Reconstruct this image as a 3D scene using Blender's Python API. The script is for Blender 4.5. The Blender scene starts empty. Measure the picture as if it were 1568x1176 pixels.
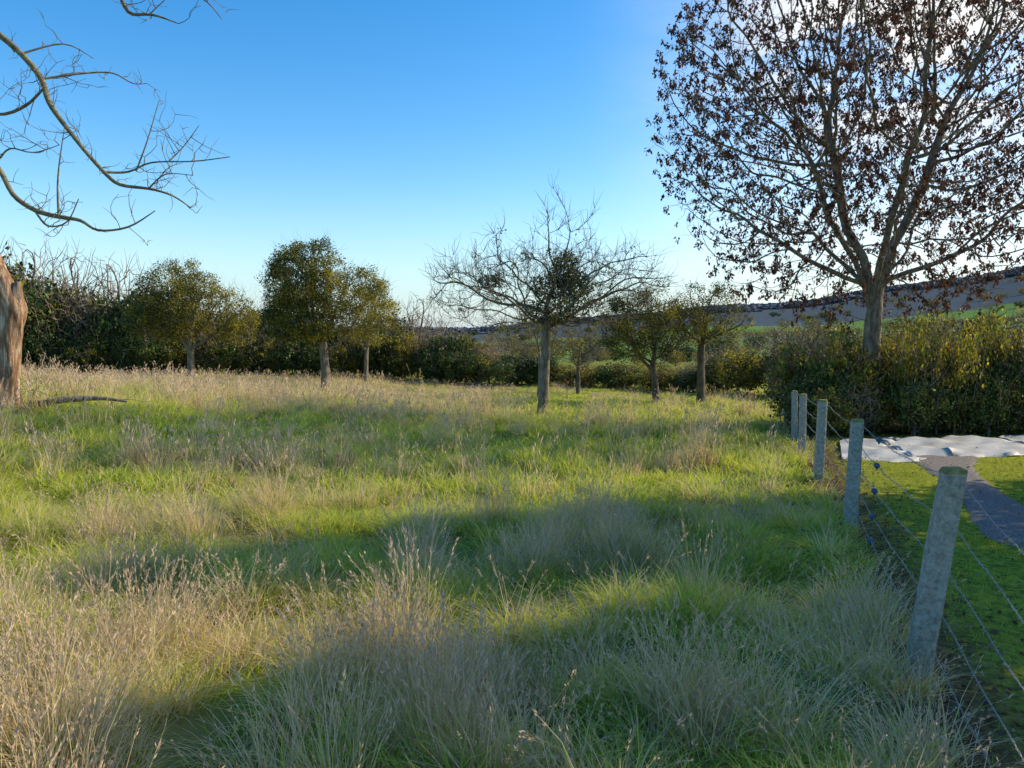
import bpy, math, random
import numpy as np
from mathutils import Vector, noise
rng=np.random.default_rng(11)
random.seed(5)
sc=bpy.context.scene
sc.view_settings.view_transform='Standard'
sc.view_settings.look='None'
sc.view_settings.exposure=0
SUN_AZ=math.radians(75); SUN_EL=math.radians(33)

# ------------------------------------------------------------------ helpers
def sstep(a,b,x):
    t=np.clip((np.asarray(x,float)-a)/(b-a),0,1); return t*t*(3-2*t)
def fence_x(y): return 2.35+0.33*(np.asarray(y,float)-4.3)
def ground(x,y):
    x=np.asarray(x,float); y=np.asarray(y,float)
    D=np.hypot(x,y)
    z=-0.02*np.clip(y-4,0,28)
    z=z+np.clip(0.09*(-x-2.5),0,1.0)*sstep(4,13,y)*(1-0.6*sstep(18,34,y))
    b=0.035*np.sin(x*2.1+1.3*np.sin(y*1.1))+0.035*np.sin(y*2.7+1.7*np.sin(x*0.9))+0.03*np.sin(x*4.3+y*3.1)
    z=z+b*(1-sstep(-0.4,0.3,x-fence_x(y)))*(1-sstep(30,40,D))
    az=np.arctan2(x,y)
    el=0.003+0.10*np.tan(np.clip(az,0,0.72))+0.004*np.sin(az*9+1)+0.002*np.sin(az*31)
    s=sstep(math.log(110),math.log(1700),np.log(np.maximum(D,1)))
    e=-0.045*(1-s)+el*s
    zf=2+D*e
    zf=np.where(D>1700,2+1700*el-(D-1700)*0.03,zf)
    w=sstep(48,130,D)
    return z*(1-w)+zf*w
def new_obj(name,V,Q,mats,attrs=None,midx=None,smooth=False,link=True,parent=None):
    V=np.asarray(V,np.float32); Q=np.asarray(Q,np.int32)
    me=bpy.data.meshes.new(name)
    me.vertices.add(len(V)); me.vertices.foreach_set('co',V.ravel())
    k=Q.shape[1] if len(Q) else 4
    if len(Q):
        me.loops.add(Q.size); me.loops.foreach_set('vertex_index',Q.ravel())
        me.polygons.add(len(Q))
        me.polygons.foreach_set('loop_start',np.arange(0,Q.size,k,dtype=np.int32))
        me.polygons.foreach_set('loop_total',np.full(len(Q),k,dtype=np.int32))
    for m in mats: me.materials.append(m)
    if midx is not None: me.polygons.foreach_set('material_index',np.asarray(midx,np.int32))
    me.update(calc_edges=True)
    if attrs:
        for n,(a) in attrs.items():
            at=me.attributes.new(n,'FLOAT','POINT'); at.data.foreach_set('value',np.asarray(a,np.float32))
    if smooth and len(Q): me.polygons.foreach_set('use_smooth',np.ones(len(Q),bool))
    ob=bpy.data.objects.new(name,me)
    if link: sc.collection.objects.link(ob)
    if parent: ob.parent=parent
    return ob
class Acc:
    """collects quads from many parts"""
    def __init__(s): s.V=[];s.Q=[];s.M=[];s.R=[];s.H=[];s.n=0
    def add(s,V,Q,m=0,r=None,h=None):
        V=np.asarray(V,float).reshape(-1,3); Q=np.asarray(Q).reshape(-1,4)
        s.V.append(V); s.Q.append(Q+s.n); s.M.append(np.full(len(Q),m) if np.isscalar(m) else m)
        s.R.append(np.full(len(V),0.5) if r is None else np.asarray(r).ravel())
        s.H.append(np.full(len(V),0.5) if h is None else np.asarray(h).ravel())
        s.n+=len(V)
    def cat(s): return [np.concatenate(a) for a in (s.V,s.Q,s.M,s.R,s.H)]
    def obj(s,name,mats,smooth=False,link=True,parent=None):
        V,Q,M,R,H=s.cat()
        return new_obj(name,V,Q,mats,{'rnd':R,'hh':H},M,smooth,link,parent)
def nrm(v): return v/np.maximum(np.linalg.norm(v,axis=-1,keepdims=True),1e-9)
def tubes(P,R,sides):
    P=np.asarray(P,float); R=np.asarray(R,float)
    if P.ndim==2: P=P[None];R=R[None]
    n,k,_=P.shape
    T=nrm(np.gradient(P,axis=1))
    m=np.abs(T.mean(axis=1)); ref=np.eye(3)[np.argmin(m,axis=1)][:,None,:]
    u=nrm(np.cross(T,np.broadcast_to(ref,T.shape))); v=np.cross(T,u)
    a=np.arange(sides)*2*np.pi/sides
    ring=P[:,:,None,:]+R[:,:,None,None]*(np.cos(a)[None,None,:,None]*u[:,:,None,:]+np.sin(a)[None,None,:,None]*v[:,:,None,:])
    V=ring.reshape(-1,3)
    i=np.arange(n)[:,None,None]*k*sides; j=np.arange(k-1)[None,:,None]*sides; s=np.arange(sides)[None,None,:]; s2=(s+1)%sides
    Q=np.stack([i+j+s,i+j+s2,i+j+sides+s2,i+j+sides+s],-1).reshape(-1,4)
    return V,Q
def leaves(P,L,Wd,rng,up=0.0,droop=0.0,dirs=None):
    n=len(P)
    u=rng.normal(size=(n,3)) if dirs is None else dirs+0.35*rng.normal(size=(n,3))
    u[:,2]+=up-droop; u=nrm(u)
    v=nrm(np.cross(u,rng.normal(size=(n,3))))
    l=(L*rng.uniform(.6,1.35,n))[:,None]; w=(Wd*rng.uniform(.6,1.3,n))[:,None]
    nn=np.cross(u,v)
    V=np.stack([P,P+u*l*.5+v*w+nn*w*.3,P+u*l,P+u*l*.5-v*w+nn*w*.3],1)
    Q=np.arange(n*4).reshape(n,4)
    return V.reshape(-1,3),Q

# ------------------------------------------------------------------ materials
def mat_new(name):
    m=bpy.data.materials.new(name); m.use_nodes=True; nt=m.node_tree
    for n in list(nt.nodes): nt.nodes.remove(n)
    return m,nt,nt.nodes,nt.links
def ramp(nt,stops):
    r=nt.nodes.new('ShaderNodeValToRGB'); cr=r.color_ramp
    while len(cr.elements)>1: cr.elements.remove(cr.elements[-1])
    cr.elements[0].position=stops[0][0]; cr.elements[0].color=(*stops[0][1],1)
    for p,c in stops[1:]:
        e=cr.elements.new(p); e.color=(*c,1)
    return r
def foliage(name,cols,trans=0.35,nscale=1.5,namp=0.6,rough=0.6,tipcol=None,tip=(0.3,1.0),upn=0.):
    m,nt,N,L=mat_new(name)
    at=N.new('ShaderNodeAttribute'); at.attribute_name='rnd'
    geo=N.new('ShaderNodeNewGeometry'); no=N.new('ShaderNodeTexNoise'); no.inputs['Scale'].default_value=nscale; no.inputs['Detail'].default_value=2
    L.new(geo.outputs['Position'],no.inputs['Vector'])
    ma=N.new('ShaderNodeMath'); ma.operation='MULTIPLY_ADD'; ma.inputs[1].default_value=namp*2; 
    L.new(no.outputs['Fac'],ma.inputs[0]); 
    mb=N.new('ShaderNodeMath'); mb.operation='ADD'; mb.inputs[1].default_value=-namp
    L.new(at.outputs['Fac'],mb.inputs[0]); L.new(mb.outputs[0],ma.inputs[2])
    st=[(i/(len(cols)-1),c) for i,c in enumerate(cols)]
    r=ramp(nt,st); L.new(ma.outputs[0],r.inputs[0])
    col=r.outputs[0]
    if tipcol:
        ah=N.new('ShaderNodeAttribute'); ah.attribute_name='hh'
        mr=N.new('ShaderNodeMapRange'); mr.inputs[1].default_value=tip[0]; mr.inputs[2].default_value=tip[1]
        L.new(ah.outputs['Fac'],mr.inputs[0])
        mx=N.new('ShaderNodeMix'); mx.data_type='RGBA'; L.new(mr.outputs[0],mx.inputs[0]); L.new(col,mx.inputs[6]); mx.inputs[7].default_value=(*tipcol,1)
        col=mx.outputs[2]
    p=N.new('ShaderNodeBsdfPrincipled'); p.inputs['Roughness'].default_value=rough; p.inputs['Specular IOR Level'].default_value=0.15
    o=N.new('ShaderNodeOutputMaterial'); L.new(col,p.inputs['Base Color'])
    if upn>0:
        va=N.new('ShaderNodeVectorMath'); va.operation='ADD'; va.inputs[1].default_value=(0,0,upn); L.new(geo.outputs['Normal'],va.inputs[0])
        vn=N.new('ShaderNodeVectorMath'); vn.operation='NORMALIZE'; L.new(va.outputs[0],vn.inputs[0]); L.new(vn.outputs[0],p.inputs['Normal'])
    if trans>0:
        t=N.new('ShaderNodeBsdfTranslucent'); ms=N.new('ShaderNodeMixShader'); ms.inputs[0].default_value=trans
        L.new(col,t.inputs['Color']); L.new(p.outputs[0],ms.inputs[1]); L.new(t.outputs[0],ms.inputs[2]); L.new(ms.outputs[0],o.inputs[0])
    else: L.new(p.outputs[0],o.inputs[0])
    return m
def rough_mat(name,cols,scale=8,rough=0.9,bump=0.3,stretch=(1,1,1),detail=6):
    m,nt,N,L=mat_new(name)
    geo=N.new('ShaderNodeNewGeometry'); mp=N.new('ShaderNodeMapping'); mp.inputs['Scale'].default_value=stretch
    no=N.new('ShaderNodeTexNoise'); no.inputs['Scale'].default_value=scale; no.inputs['Detail'].default_value=detail; no.inputs['Roughness'].default_value=0.65
    L.new(geo.outputs['Position'],mp.inputs[0]); L.new(mp.outputs[0],no.inputs['Vector'])
    k=len(cols); r=ramp(nt,[(0.3+0.4*i/(k-1),c) for i,c in enumerate(cols)])
    L.new(no.outputs['Fac'],r.inputs[0])
    p=N.new('ShaderNodeBsdfPrincipled'); p.inputs['Roughness'].default_value=rough; p.inputs['Specular IOR Level'].default_value=0.2
    b=N.new('ShaderNodeBump'); b.inputs['Strength'].default_value=bump; b.inputs['Distance'].default_value=0.02
    L.new(no.outputs['Fac'],b.inputs['Height']); L.new(b.outputs[0],p.inputs['Normal'])
    L.new(r.outputs[0],p.inputs['Base Color']); o=N.new('ShaderNodeOutputMaterial'); L.new(p.outputs[0],o.inputs[0])
    return m
M_green=foliage('grass_green',[(.17,.27,.02),(.42,.56,.035),(.66,.72,.06),(.80,.72,.12)],.48,0.8,.6,tipcol=(.86,.78,.20),tip=(.4,1.3),upn=1.5)
M_dry=foliage('grass_dry',[(.48,.31,.13),(.78,.56,.28),(.92,.73,.42),(.70,.62,.18)],.42,0.9,.5,upn=1.3)
M_seed=foliage('grass_seedhead',[(.48,.31,.19),(.72,.51,.33),(.90,.70,.48)],.4,1.3,.4,upn=1.)
M_moss=foliage('lawn_moss',[(.20,.24,.025),(.36,.42,.035),(.55,.55,.05),(.46,.38,.09)],.35,1.6,.9,upn=.9)
M_bark=rough_mat('bark_grey',[(.07,.055,.038),(.20,.16,.11),(.38,.32,.24)],12,bump=.8,stretch=(1,1,.3))
M_barkd=rough_mat('bark_dark',[(.05,.04,.03),(.13,.10,.07),(.24,.19,.14)],12,bump=.8,stretch=(1,1,.3))
M_barkl=rough_mat('bark_lichen',[(.10,.08,.045),(.20,.165,.10),(.33,.31,.17)],14,bump=.5)
M_dead=rough_mat('dead_wood',[(.06,.03,.018),(.30,.17,.10),(.70,.56,.42)],4,bump=1.,stretch=(4,4,.5))
M_ashseed=foliage('ash_keys',[(.05,.02,.014),(.12,.048,.030),(.24,.11,.06)],.3,2,.3)
M_olive=foliage('mistletoe_olive',[(.05,.055,.012),(.14,.14,.02),(.34,.28,.03),(.58,.45,.05)],.35,.9,.8)
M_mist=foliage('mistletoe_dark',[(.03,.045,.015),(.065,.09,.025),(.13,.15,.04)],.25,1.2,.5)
M_ivy=foliage('ivy_leaves',[(.025,.04,.013),(.065,.10,.025),(.15,.19,.045)],.2,.8,.6,rough=.4)
M_bramble=foliage('bramble_leaves',[(.16,.06,.03),(.06,.11,.025),(.15,.20,.035),(.44,.39,.05),(.24,.12,.05)],.35,1.6,1.,rough=.5)
M_yellow=foliage('autumn_yellow_leaves',[(.09,.12,.03),(.24,.24,.035),(.74,.56,.06)],.42,1.8,.9)
M_brownleaf=foliage('dead_leaves',[(.10,.06,.035),(.20,.13,.075),(.34,.24,.14)],.25,2,.5)
M_twig=foliage('twigs_brown',[(.10,.075,.055),(.20,.155,.12),(.34,.27,.21)],.0,.3,.5)
M_wood=foliage('far_wood_hazed',[(.11,.13,.15),(.15,.165,.185),(.19,.19,.20)],.0,.01,.5)  # blue-grey colour has the distance haze painted into it

# ------------------------------------------------------------------ world and sun
w=bpy.data.worlds.new('World'); sc.world=w; w.use_nodes=True
nt=w.node_tree; N=nt.nodes; L=nt.links
for n in list(N): N.remove(n)
sky=N.new('ShaderNodeTexSky'); sky.sky_type='NISHITA'; sky.sun_disc=False; sky.sun_elevation=SUN_EL; sky.sun_rotation=SUN_AZ
sky.air_density=1.0; sky.dust_density=0.6; sky.ozone_density=1.2
hs=N.new('ShaderNodeHueSaturation'); hs.inputs['Saturation'].default_value=1.5; hs.inputs['Value'].default_value=1.5; L.new(sky.outputs[0],hs.inputs['Color'])
tc=N.new('ShaderNodeTexCoord')
sx=N.new('ShaderNodeSeparateXYZ'); L.new(tc.outputs['Generated'],sx.inputs[0])
hz=N.new('ShaderNodeMapRange'); hz.interpolation_type='SMOOTHSTEP'; hz.inputs[1].default_value=.20; hz.inputs[2].default_value=-.04; hz.inputs[3].default_value=0; hz.inputs[4].default_value=.7; L.new(sx.outputs[2],hz.inputs[0])
mxh=N.new('ShaderNodeMix'); mxh.data_type='RGBA'; L.new(hz.outputs[0],mxh.inputs[0]); L.new(hs.outputs[0],mxh.inputs[6]); mxh.inputs[7].default_value=(2.8,4.4,6.3,1)
mp=N.new('ShaderNodeMapping'); mp.inputs['Scale'].default_value=(1.2,1.2,4.5); mp.inputs['Location'].default_value=(.9,.5,.1)
no=N.new('ShaderNodeTexNoise'); no.inputs['Scale'].default_value=3.4; no.inputs['Detail'].default_value=9; no.inputs['Roughness'].default_value=.6
L.new(tc.outputs['Generated'],mp.inputs[0]); L.new(mp.outputs[0],no.inputs['Vector'])
dot=N.new('ShaderNodeVectorMath'); dot.operation='DOT_PRODUCT'; L.new(tc.outputs['Generated'],dot.inputs[0])
a=math.radians(40); e=math.radians(15); dot.inputs[1].default_value=(math.sin(a)*math.cos(e),math.cos(a)*math.cos(e),math.sin(e))
mr=N.new('ShaderNodeMapRange'); mr.interpolation_type='SMOOTHSTEP'; mr.inputs[1].default_value=.82; mr.inputs[2].default_value=.99; mr.inputs[4].default_value=.55; L.new(dot.outputs['Value'],mr.inputs[0])
mr2=N.new('ShaderNodeMapRange'); mr2.inputs[1].default_value=.36; mr2.inputs[2].default_value=.56; mr2.inputs[3].default_value=.5; L.new(no.outputs['Fac'],mr2.inputs[0])
mu=N.new('ShaderNodeMath'); mu.operation='MULTIPLY'; L.new(mr.outputs[0],mu.inputs[0]); L.new(mr2.outputs[0],mu.inputs[1])
# a brighter cumulus bank high on the right
dot2=N.new('ShaderNodeVectorMath'); dot2.operation='DOT_PRODUCT'; L.new(tc.outputs['Generated'],dot2.inputs[0])
a=math.radians(28); e=math.radians(22); dot2.inputs[1].default_value=(math.sin(a)*math.cos(e),math.cos(a)*math.cos(e),math.sin(e))
mr3=N.new('ShaderNodeMapRange'); mr3.interpolation_type='SMOOTHSTEP'; mr3.inputs[1].default_value=.965; mr3.inputs[2].default_value=.998; L.new(dot2.outputs['Value'],mr3.inputs[0])
mr4=N.new('ShaderNodeMapRange'); mr4.interpolation_type='SMOOTHSTEP'; mr4.inputs[1].default_value=.40; mr4.inputs[2].default_value=.50; L.new(no.outputs['Fac'],mr4.inputs[0])
mu2=N.new('ShaderNodeMath'); mu2.operation='MULTIPLY'; L.new(mr3.outputs[0],mu2.inputs[0]); L.new(mr4.outputs[0],mu2.inputs[1])
mxx=N.new('ShaderNodeMath'); mxx.operation='MAXIMUM'; L.new(mu.outputs[0],mxx.inputs[0]); L.new(mu2.outputs[0],mxx.inputs[1])
mx=N.new('ShaderNodeMix'); mx.data_type='RGBA'; L.new(mxx.outputs[0],mx.inputs[0]); L.new(mxh.outputs[2],mx.inputs[6]); mx.inputs[7].default_value=(7.2,7.2,7.2,1)
bg=N.new('ShaderNodeBackground'); bg.inputs['Strength'].default_value=.15; L.new(mx.outputs[2],bg.inputs['Color'])
o=N.new('ShaderNodeOutputWorld'); L.new(bg.outputs[0],o.inputs[0])
sd=Vector((math.sin(SUN_AZ)*math.cos(SUN_EL),math.cos(SUN_AZ)*math.cos(SUN_EL),math.sin(SUN_EL)))
ld=bpy.data.lights.new('sun','SUN'); ld.energy=5.0; ld.angle=math.radians(.5); ld.color=(1,.87,.60)
lo=bpy.data.objects.new('sun',ld); lo.rotation_euler=sd.to_track_quat('Z','Y').to_euler(); lo.location=(30,20,30); sc.collection.objects.link(lo)

# ------------------------------------------------------------------ camera
cd=bpy.data.cameras.new('camera'); cam=bpy.data.objects.new('camera',cd); sc.collection.objects.link(cam); sc.camera=cam
cd.sensor_width=36; cd.lens=26.7; cd.clip_end=20000; cd.clip_start=.05
cam.location=(0,0,2.0); cam.rotation_euler=(math.radians(90-3.8),0,0)

# ------------------------------------------------------------------ ground sheet
nr,na=270,400
rr=np.concatenate([[0.02],np.geomspace(.4,7000,nr-1)]); aa=np.arange(na)*2*np.pi/na
Rg,Ag=np.meshgrid(rr,aa,indexing='ij'); X=Rg*np.sin(Ag); Y=Rg*np.cos(Ag); Z=ground(X,Y)
V=np.stack([X,Y,Z],-1).reshape(-1,3)
i=np.arange(nr-1)[:,None]*na; j=np.arange(na)[None,:]; j2=(j+1)%na
Q=np.stack([i+j,i+j2,i+na+j2,i+na+j],-1).reshape(-1,4)[:,::-1]
Df=np.hypot(X,Y).ravel()
hill=sstep(math.log(110),math.log(1700),np.log(np.maximum(Df,1)))
lawn=sstep(-.15,.25,(X-fence_x(Y)).ravel())*(Df<40)
litter=np.maximum(np.exp(-(((X-fence_x(Y)).ravel()-.1)/.40)**2)*(Df<30), (sstep(15.6,16.3,Y)*(1-sstep(20,24,Y))*sstep(5,6,X)).ravel())
m,nt,N,L=mat_new('ground_soil_and_fields')
def attr(n):
    a=N.new('ShaderNodeAttribute'); a.attribute_name=n; return a.outputs['Fac']
def mixc(f,a,b):
    x=N.new('ShaderNodeMix'); x.data_type='RGBA'; L.new(f,x.inputs[0])
    for s,k in ((a,6),(b,7)):
        if isinstance(s,tuple): x.inputs[k].default_value=(*s,1)
        else: L.new(s,x.inputs[k])
    return x.outputs[2]
geo=N.new('ShaderNodeNewGeometry')
def noi(s,d=5,r=.6):
    n=N.new('ShaderNodeTexNoise'); n.inputs['Scale'].default_value=s; n.inputs['Detail'].default_value=d; n.inputs['Roughness'].default_value=r; L.new(geo.outputs['Position'],n.inputs['Vector']); return n.outputs['Fac']
def rmp(f,st):
    r=ramp(nt,st); L.new(f,r.inputs[0]); return r.outputs[0]
n1=noi(1.3); n2=noi(14,6,.7)
field=rmp(n1,[(.35,(.14,.19,.025)),(.55,(.22,.20,.06)),(.7,(.18,.25,.03))])
law=rmp(n2,[(.34,(.08,.06,.03)),(.47,(.20,.23,.03)),(.64,(.36,.37,.05))])
lit=rmp(n2,[(.35,(.05,.033,.02)),(.6,(.16,.10,.06))])
vo=N.new('ShaderNodeTexVoronoi'); vo.inputs['Scale'].default_value=.007; L.new(geo.outputs['Position'],vo.inputs['Vector'])
sp=N.new('ShaderNodeSeparateColor'); L.new(vo.outputs['Color'],sp.inputs[0])
far=rmp(sp.outputs[0],[(.0,(.11,.19,.05)),(.35,(.15,.25,.07)),(.6,(.21,.24,.11)),(.8,(.12,.15,.08)),(1.,(.14,.23,.065))])
hl=rmp(attr('hill'),[(.0,(0,0,0)),(.10,(1,1,1))])
c=mixc(attr('lawn'),field,law); c=mixc(attr('litter'),c,lit); c=mixc(hl,c,far)
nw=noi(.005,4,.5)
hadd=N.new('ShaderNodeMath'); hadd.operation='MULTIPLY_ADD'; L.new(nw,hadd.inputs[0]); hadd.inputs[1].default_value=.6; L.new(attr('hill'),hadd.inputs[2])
hw=rmp(hadd.outputs[0],[(.98,(0,0,0)),(1.,(1,1,1))]); c=mixc(hw,c,(.085,.105,.12))  # wooded hill ground, bluish aerial haze mixed into the base colour
p=N.new('ShaderNodeBsdfPrincipled'); p.inputs['Roughness'].default_value=1.; p.inputs['Specular IOR Level'].default_value=0
b=N.new('ShaderNodeBump'); b.inputs['Strength'].default_value=.4; b.inputs['Distance'].default_value=.02; L.new(n2,b.inputs['Height']); L.new(b.outputs[0],p.inputs['Normal'])
L.new(c,p.inputs['Base Color']); o=N.new('ShaderNodeOutputMaterial'); L.new(p.outputs[0],o.inputs[0])
new_obj('ground',V,Q,[m],{'hill':hill,'lawn':lawn,'litter':litter},smooth=True)

# ------------------------------------------------------------------ instancing
def instancer(name,coll,P,rot,scl,idx):
    me=bpy.data.meshes.new(name); me.vertices.add(len(P)); me.vertices.foreach_set('co',np.asarray(P,np.float32).ravel())
    for n,d in (('rot',rot),('scl',scl)):
        a=me.attributes.new(n,'FLOAT_VECTOR','POINT'); a.data.foreach_set('vector',np.asarray(d,np.float32).ravel())
    a=me.attributes.new('idx','INT','POINT'); a.data.foreach_set('value',np.asarray(idx,np.int32))
    ob=bpy.data.objects.new(name,me); sc.collection.objects.link(ob)
    g=bpy.data.node_groups.new(name+'_scatter','GeometryNodeTree')
    g.interface.new_socket('Geometry',in_out='INPUT',socket_type='NodeSocketGeometry'); g.interface.new_socket('Geometry',in_out='OUTPUT',socket_type='NodeSocketGeometry')
    gi=g.nodes.new('NodeGroupInput'); go=g.nodes.new('NodeGroupOutput'); ip=g.nodes.new('GeometryNodeInstanceOnPoints')
    ci=g.nodes.new('GeometryNodeCollectionInfo'); ci.inputs['Collection'].default_value=coll; ci.inputs['Separate Children'].default_value=True; ci.inputs['Reset Children'].default_value=True
    def na(n,t):
        x=g.nodes.new('GeometryNodeInputNamedAttribute'); x.data_type=t; x.inputs['Name'].default_value=n; return x.outputs['Attribute']
    er=g.nodes.new('FunctionNodeEulerToRotation'); l=g.links
    l.new(gi.outputs[0],ip.inputs['Points']); l.new(ci.outputs[0],ip.inputs['Instance']); ip.inputs['Pick Instance'].default_value=True
    l.new(na('idx','INT'),ip.inputs['Instance Index']); l.new(na('rot','FLOAT_VECTOR'),er.inputs[0]); l.new(er.outputs[0],ip.inputs['Rotation']); l.new(na('scl','FLOAT_VECTOR'),ip.inputs['Scale'])
    l.new(ip.outputs[0],go.inputs[0])
    mo=ob.modifiers.new('scatter','NODES'); mo.node_group=g
    return ob
def baked(name,protos,P,rz,scl,idx,mats):
    """one real mesh made of transformed copies"""
    OV=[];OQ=[];OM=[];OR=[];OH=[];n0=0
    for k,A in enumerate(protos):
        s=np.where(idx==k)[0]
        if len(s)==0: continue
        V,Q,M,R,H=A
        c=np.cos(rz[s])[:,None]; sn=np.sin(rz[s])[:,None]
        x=(V[:,0]*c-V[:,1]*sn)*scl[s,0:1]; y=(V[:,0]*sn+V[:,1]*c)*scl[s,0:1]; z=V[:,2][None]*scl[s,2:3]
        VV=(np.stack([x,y,z],-1)+P[s][:,None,:]).astype(np.float32).reshape(-1,3)
        QQ=(Q[None]+(np.arange(len(s))*len(V))[:,None,None]).reshape(-1,4)+n0
        OV.append(VV);OQ.append(QQ.astype(np.int32));OM.append(np.tile(M,len(s)))
        OR.append(np.clip(np.tile(R,len(s))*.7+np.repeat(rng.uniform(0,.3,len(s)),len(V)),0,1));OH.append(np.tile(H,len(s))); n0+=len(VV)
    ob=new_obj(name,np.concatenate(OV),np.concatenate(OQ),mats,{'rnd':np.concatenate(OR),'hh':np.concatenate(OH)},np.concatenate(OM))
    print(name,len(ob.data.polygons)); return ob

# ------------------------------------------------------------------ grass prototypes
def blades(A,n,rad,lmin,lmax,wid,bend,m,segs=4,lean=.25,rr=rng):
    az=rr.uniform(0,2*np.pi,n); r=rad*np.sqrt(rr.uniform(0,1,n))
    base=np.stack([r*np.cos(az),r*np.sin(az),np.full(n,-.02)],1)
    da=az+rr.normal(0,.9,n); d=np.stack([np.cos(da),np.sin(da),np.zeros(n)],1)
    Ln=rr.uniform(lmin,lmax,n); le=lean*rr.uniform(.1,1.3,n); be=bend*rr.uniform(.1,1.4,n)
    t=np.linspace(0,1,segs+1)
    P=base[:,None,:]+d[:,None,:]*(Ln[:,None]*(le[:,None]*t+be[:,None]*t**2))[...,None]
    P[:,:,2]+=Ln[:,None]*(t-.45*be[:,None]*t**2.2)
    wa=rr.uniform(0,np.pi,n); wv=np.stack([np.cos(wa),np.sin(wa),np.zeros(n)],1)
    ww=wid*rr.uniform(.6,1.4,n)[:,None]*(1-t)[None,:]**.7*.5+.0004
    V=np.stack([P-wv[:,None,:]*ww[...,None],P+wv[:,None,:]*ww[...,None]],2)
    k=segs+1; i=np.arange(n)[:,None]*k*2; j=np.arange(segs)[None,:]*2
    Q=np.stack([i+j,i+j+1,i+j+3,i+j+2],-1)
    R=np.repeat(rr.uniform(0,1,n),k*2); H=np.tile(np.repeat(t,2),n)
    A.add(V,Q,m,R,H)
    return P
def seedheads(A,P,m,length,size,cnt,wf=.11,rr=rng):
    n,k,_=P.shape
    tip=P[:,-1]; d=nrm(P[:,-1]-P[:,-2])
    s=rr.uniform(0,1,(n,cnt))
    pts=tip[:,None,:]-d[:,None,:]*(s*length)[...,None]
    rad=(size*.35*np.sin(np.pi*np.clip(s*.9+.1,0,1)))[...,None]
    off=rr.normal(size=(n,cnt,3))*rad*.6
    pts=(pts+off).reshape(-1,3)
    dr=(d[:,None,:]*1.6+off/np.maximum(size,.001)*.9).reshape(-1,3)
    V,Q=leaves(pts,size,size*wf,rr,dirs=dr)
    A.add(V,Q,m,np.repeat(rr.uniform(0,1,n*cnt),4),np.ones(len(V)))
def proto(coll,name,A,mats,smooth=False):
    ob=A.obj(name,mats,smooth=smooth,link=False); coll.objects.link(ob); return ob
GM=[M_green,M_dry,M_seed]
PR=[]
for k in range(3):
    A=Acc(); blades(A,70,.15,.08,.28,.0080,.9,0,lean=.55,segs=3); blades(A,7,.13,.12,.30,.0045,.6,1,segs=3); PR.append(A.cat())
for k in range(3):
    A=Acc(); blades(A,50,.13,.10,.30,.0058,1.0,1,lean=.6,segs=3); blades(A,20,.15,.10,.24,.0065,.6,0,segs=3)
    P=blades(A,6,.09,.22,.38,.0034,.5,1,lean=.3,segs=3); seedheads(A,P,2,.07,.018,8,wf=.14); PR.append(A.cat())
for k in range(3):
    A=Acc(); blades(A,42,.12,.12,.32,.0058,.8,1,lean=.45,segs=3); blades(A,16,.15,.10,.24,.0065,.6,0,segs=3)
    P=blades(A,15,.09,.24,.48,.0036,.4,1,lean=.25,segs=3); seedheads(A,P,2,.08,.018,10,wf=.14); PR.append(A.cat())
A=Acc(); P=blades(A,3,.05,.45,.7,.004,.35,1,lean=.22); seedheads(A,P,2,.12,.021,24,wf=.13); PR.append(A.cat())
for k in range(3):
    A=Acc(); blades(A,34,.18,.08,.28,.016,.75,0,lean=.5,segs=2); blades(A,2,.18,.15,.28,.008,.6,1,segs=2); PR.append(A.cat())
for k in range(3):
    A=Acc(); blades(A,26,.14,.12,.34,.011,.8,1,lean=.4,segs=2); blades(A,8,.18,.10,.24,.012,.6,0,segs=2)
    P=blades(A,6,.11,.24,.42,.006,.35,1,lean=.25,segs=2); seedheads(A,P,2,.09,.045,3,wf=.14); PR.append(A.cat())

def nz(x,y,s,o=0.): return np.array([noise.noise(Vector((a*s+o,b*s-o,o))) for a,b in zip(x,y)])
def scatter(y0,y1,dens,xl=.76,pad=1.3):
    w1=xl*y1+pad; n=int((y1-y0)*2*w1*dens)
    y=rng.uniform(y0,y1,n); x=rng.uniform(-w1,w1,n)
    k=(np.abs(x)<xl*y+pad)&(x<fence_x(y)-.05)
    return x[k],y[k]
xs=[];ys=[];ss=[]
for (y0,y1,d,sc_) in ((1.6,5.5,60,1.0),(5.5,9,54,1.0),(9,14,40,1.05),(14,22,22,1.25),(22,38,9,1.7)):
    x,y=scatter(y0,y1,d); xs.append(x);ys.append(y);ss.append(np.full(len(x),sc_))
x=np.concatenate(xs);y=np.concatenate(ys);s0=np.concatenate(ss)
tus=nz(x,y,1.7,33.)+.6*nz(x,y,3.6,51.)
k=rng.uniform(0,1,len(x))<np.clip(.60+2.6*tus,.12,1)
x=x[k];y=y[k];s0=s0[k];tus=tus[k]
g=.66+1.1*nz(x,y,.6,3.1)+1.0*nz(x,y,1.7,7.7)
g+=.30*sstep(7.5,9.5,y)*(1-sstep(16,20,y)) -.10*(1-sstep(4.2,5.5,y)) -.14*(1-sstep(5,7,y))*(1-sstep(-1.5,0,x))
g+=.25*np.exp(-((y-7)/1.6)**2-((x+.2)/2.0)**2) + .36*sstep(-2,1,x)*sstep(17,22,y) -.46*sstep(17,22,y)*(1-sstep(-3,1,x))
isg=rng.uniform(0,1,len(x))<np.clip(.5+2.0*(g-.5),.06,.96)
sd_=nz(x,y,.8,12.)+rng.normal(0,.25,len(x))
far_=y>9
idx=np.where(isg,rng.integers(0,3,len(x)),np.where(sd_>.0,rng.integers(6,9,len(x)),rng.integers(3,6,len(x))))
idx=np.where(far_,np.where(isg,rng.integers(10,13,len(x)),rng.integers(13,16,len(x))),idx)
tall=(rng.uniform(0,1,len(x))<.006)&(y>2.8); idx[tall]=9
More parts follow.
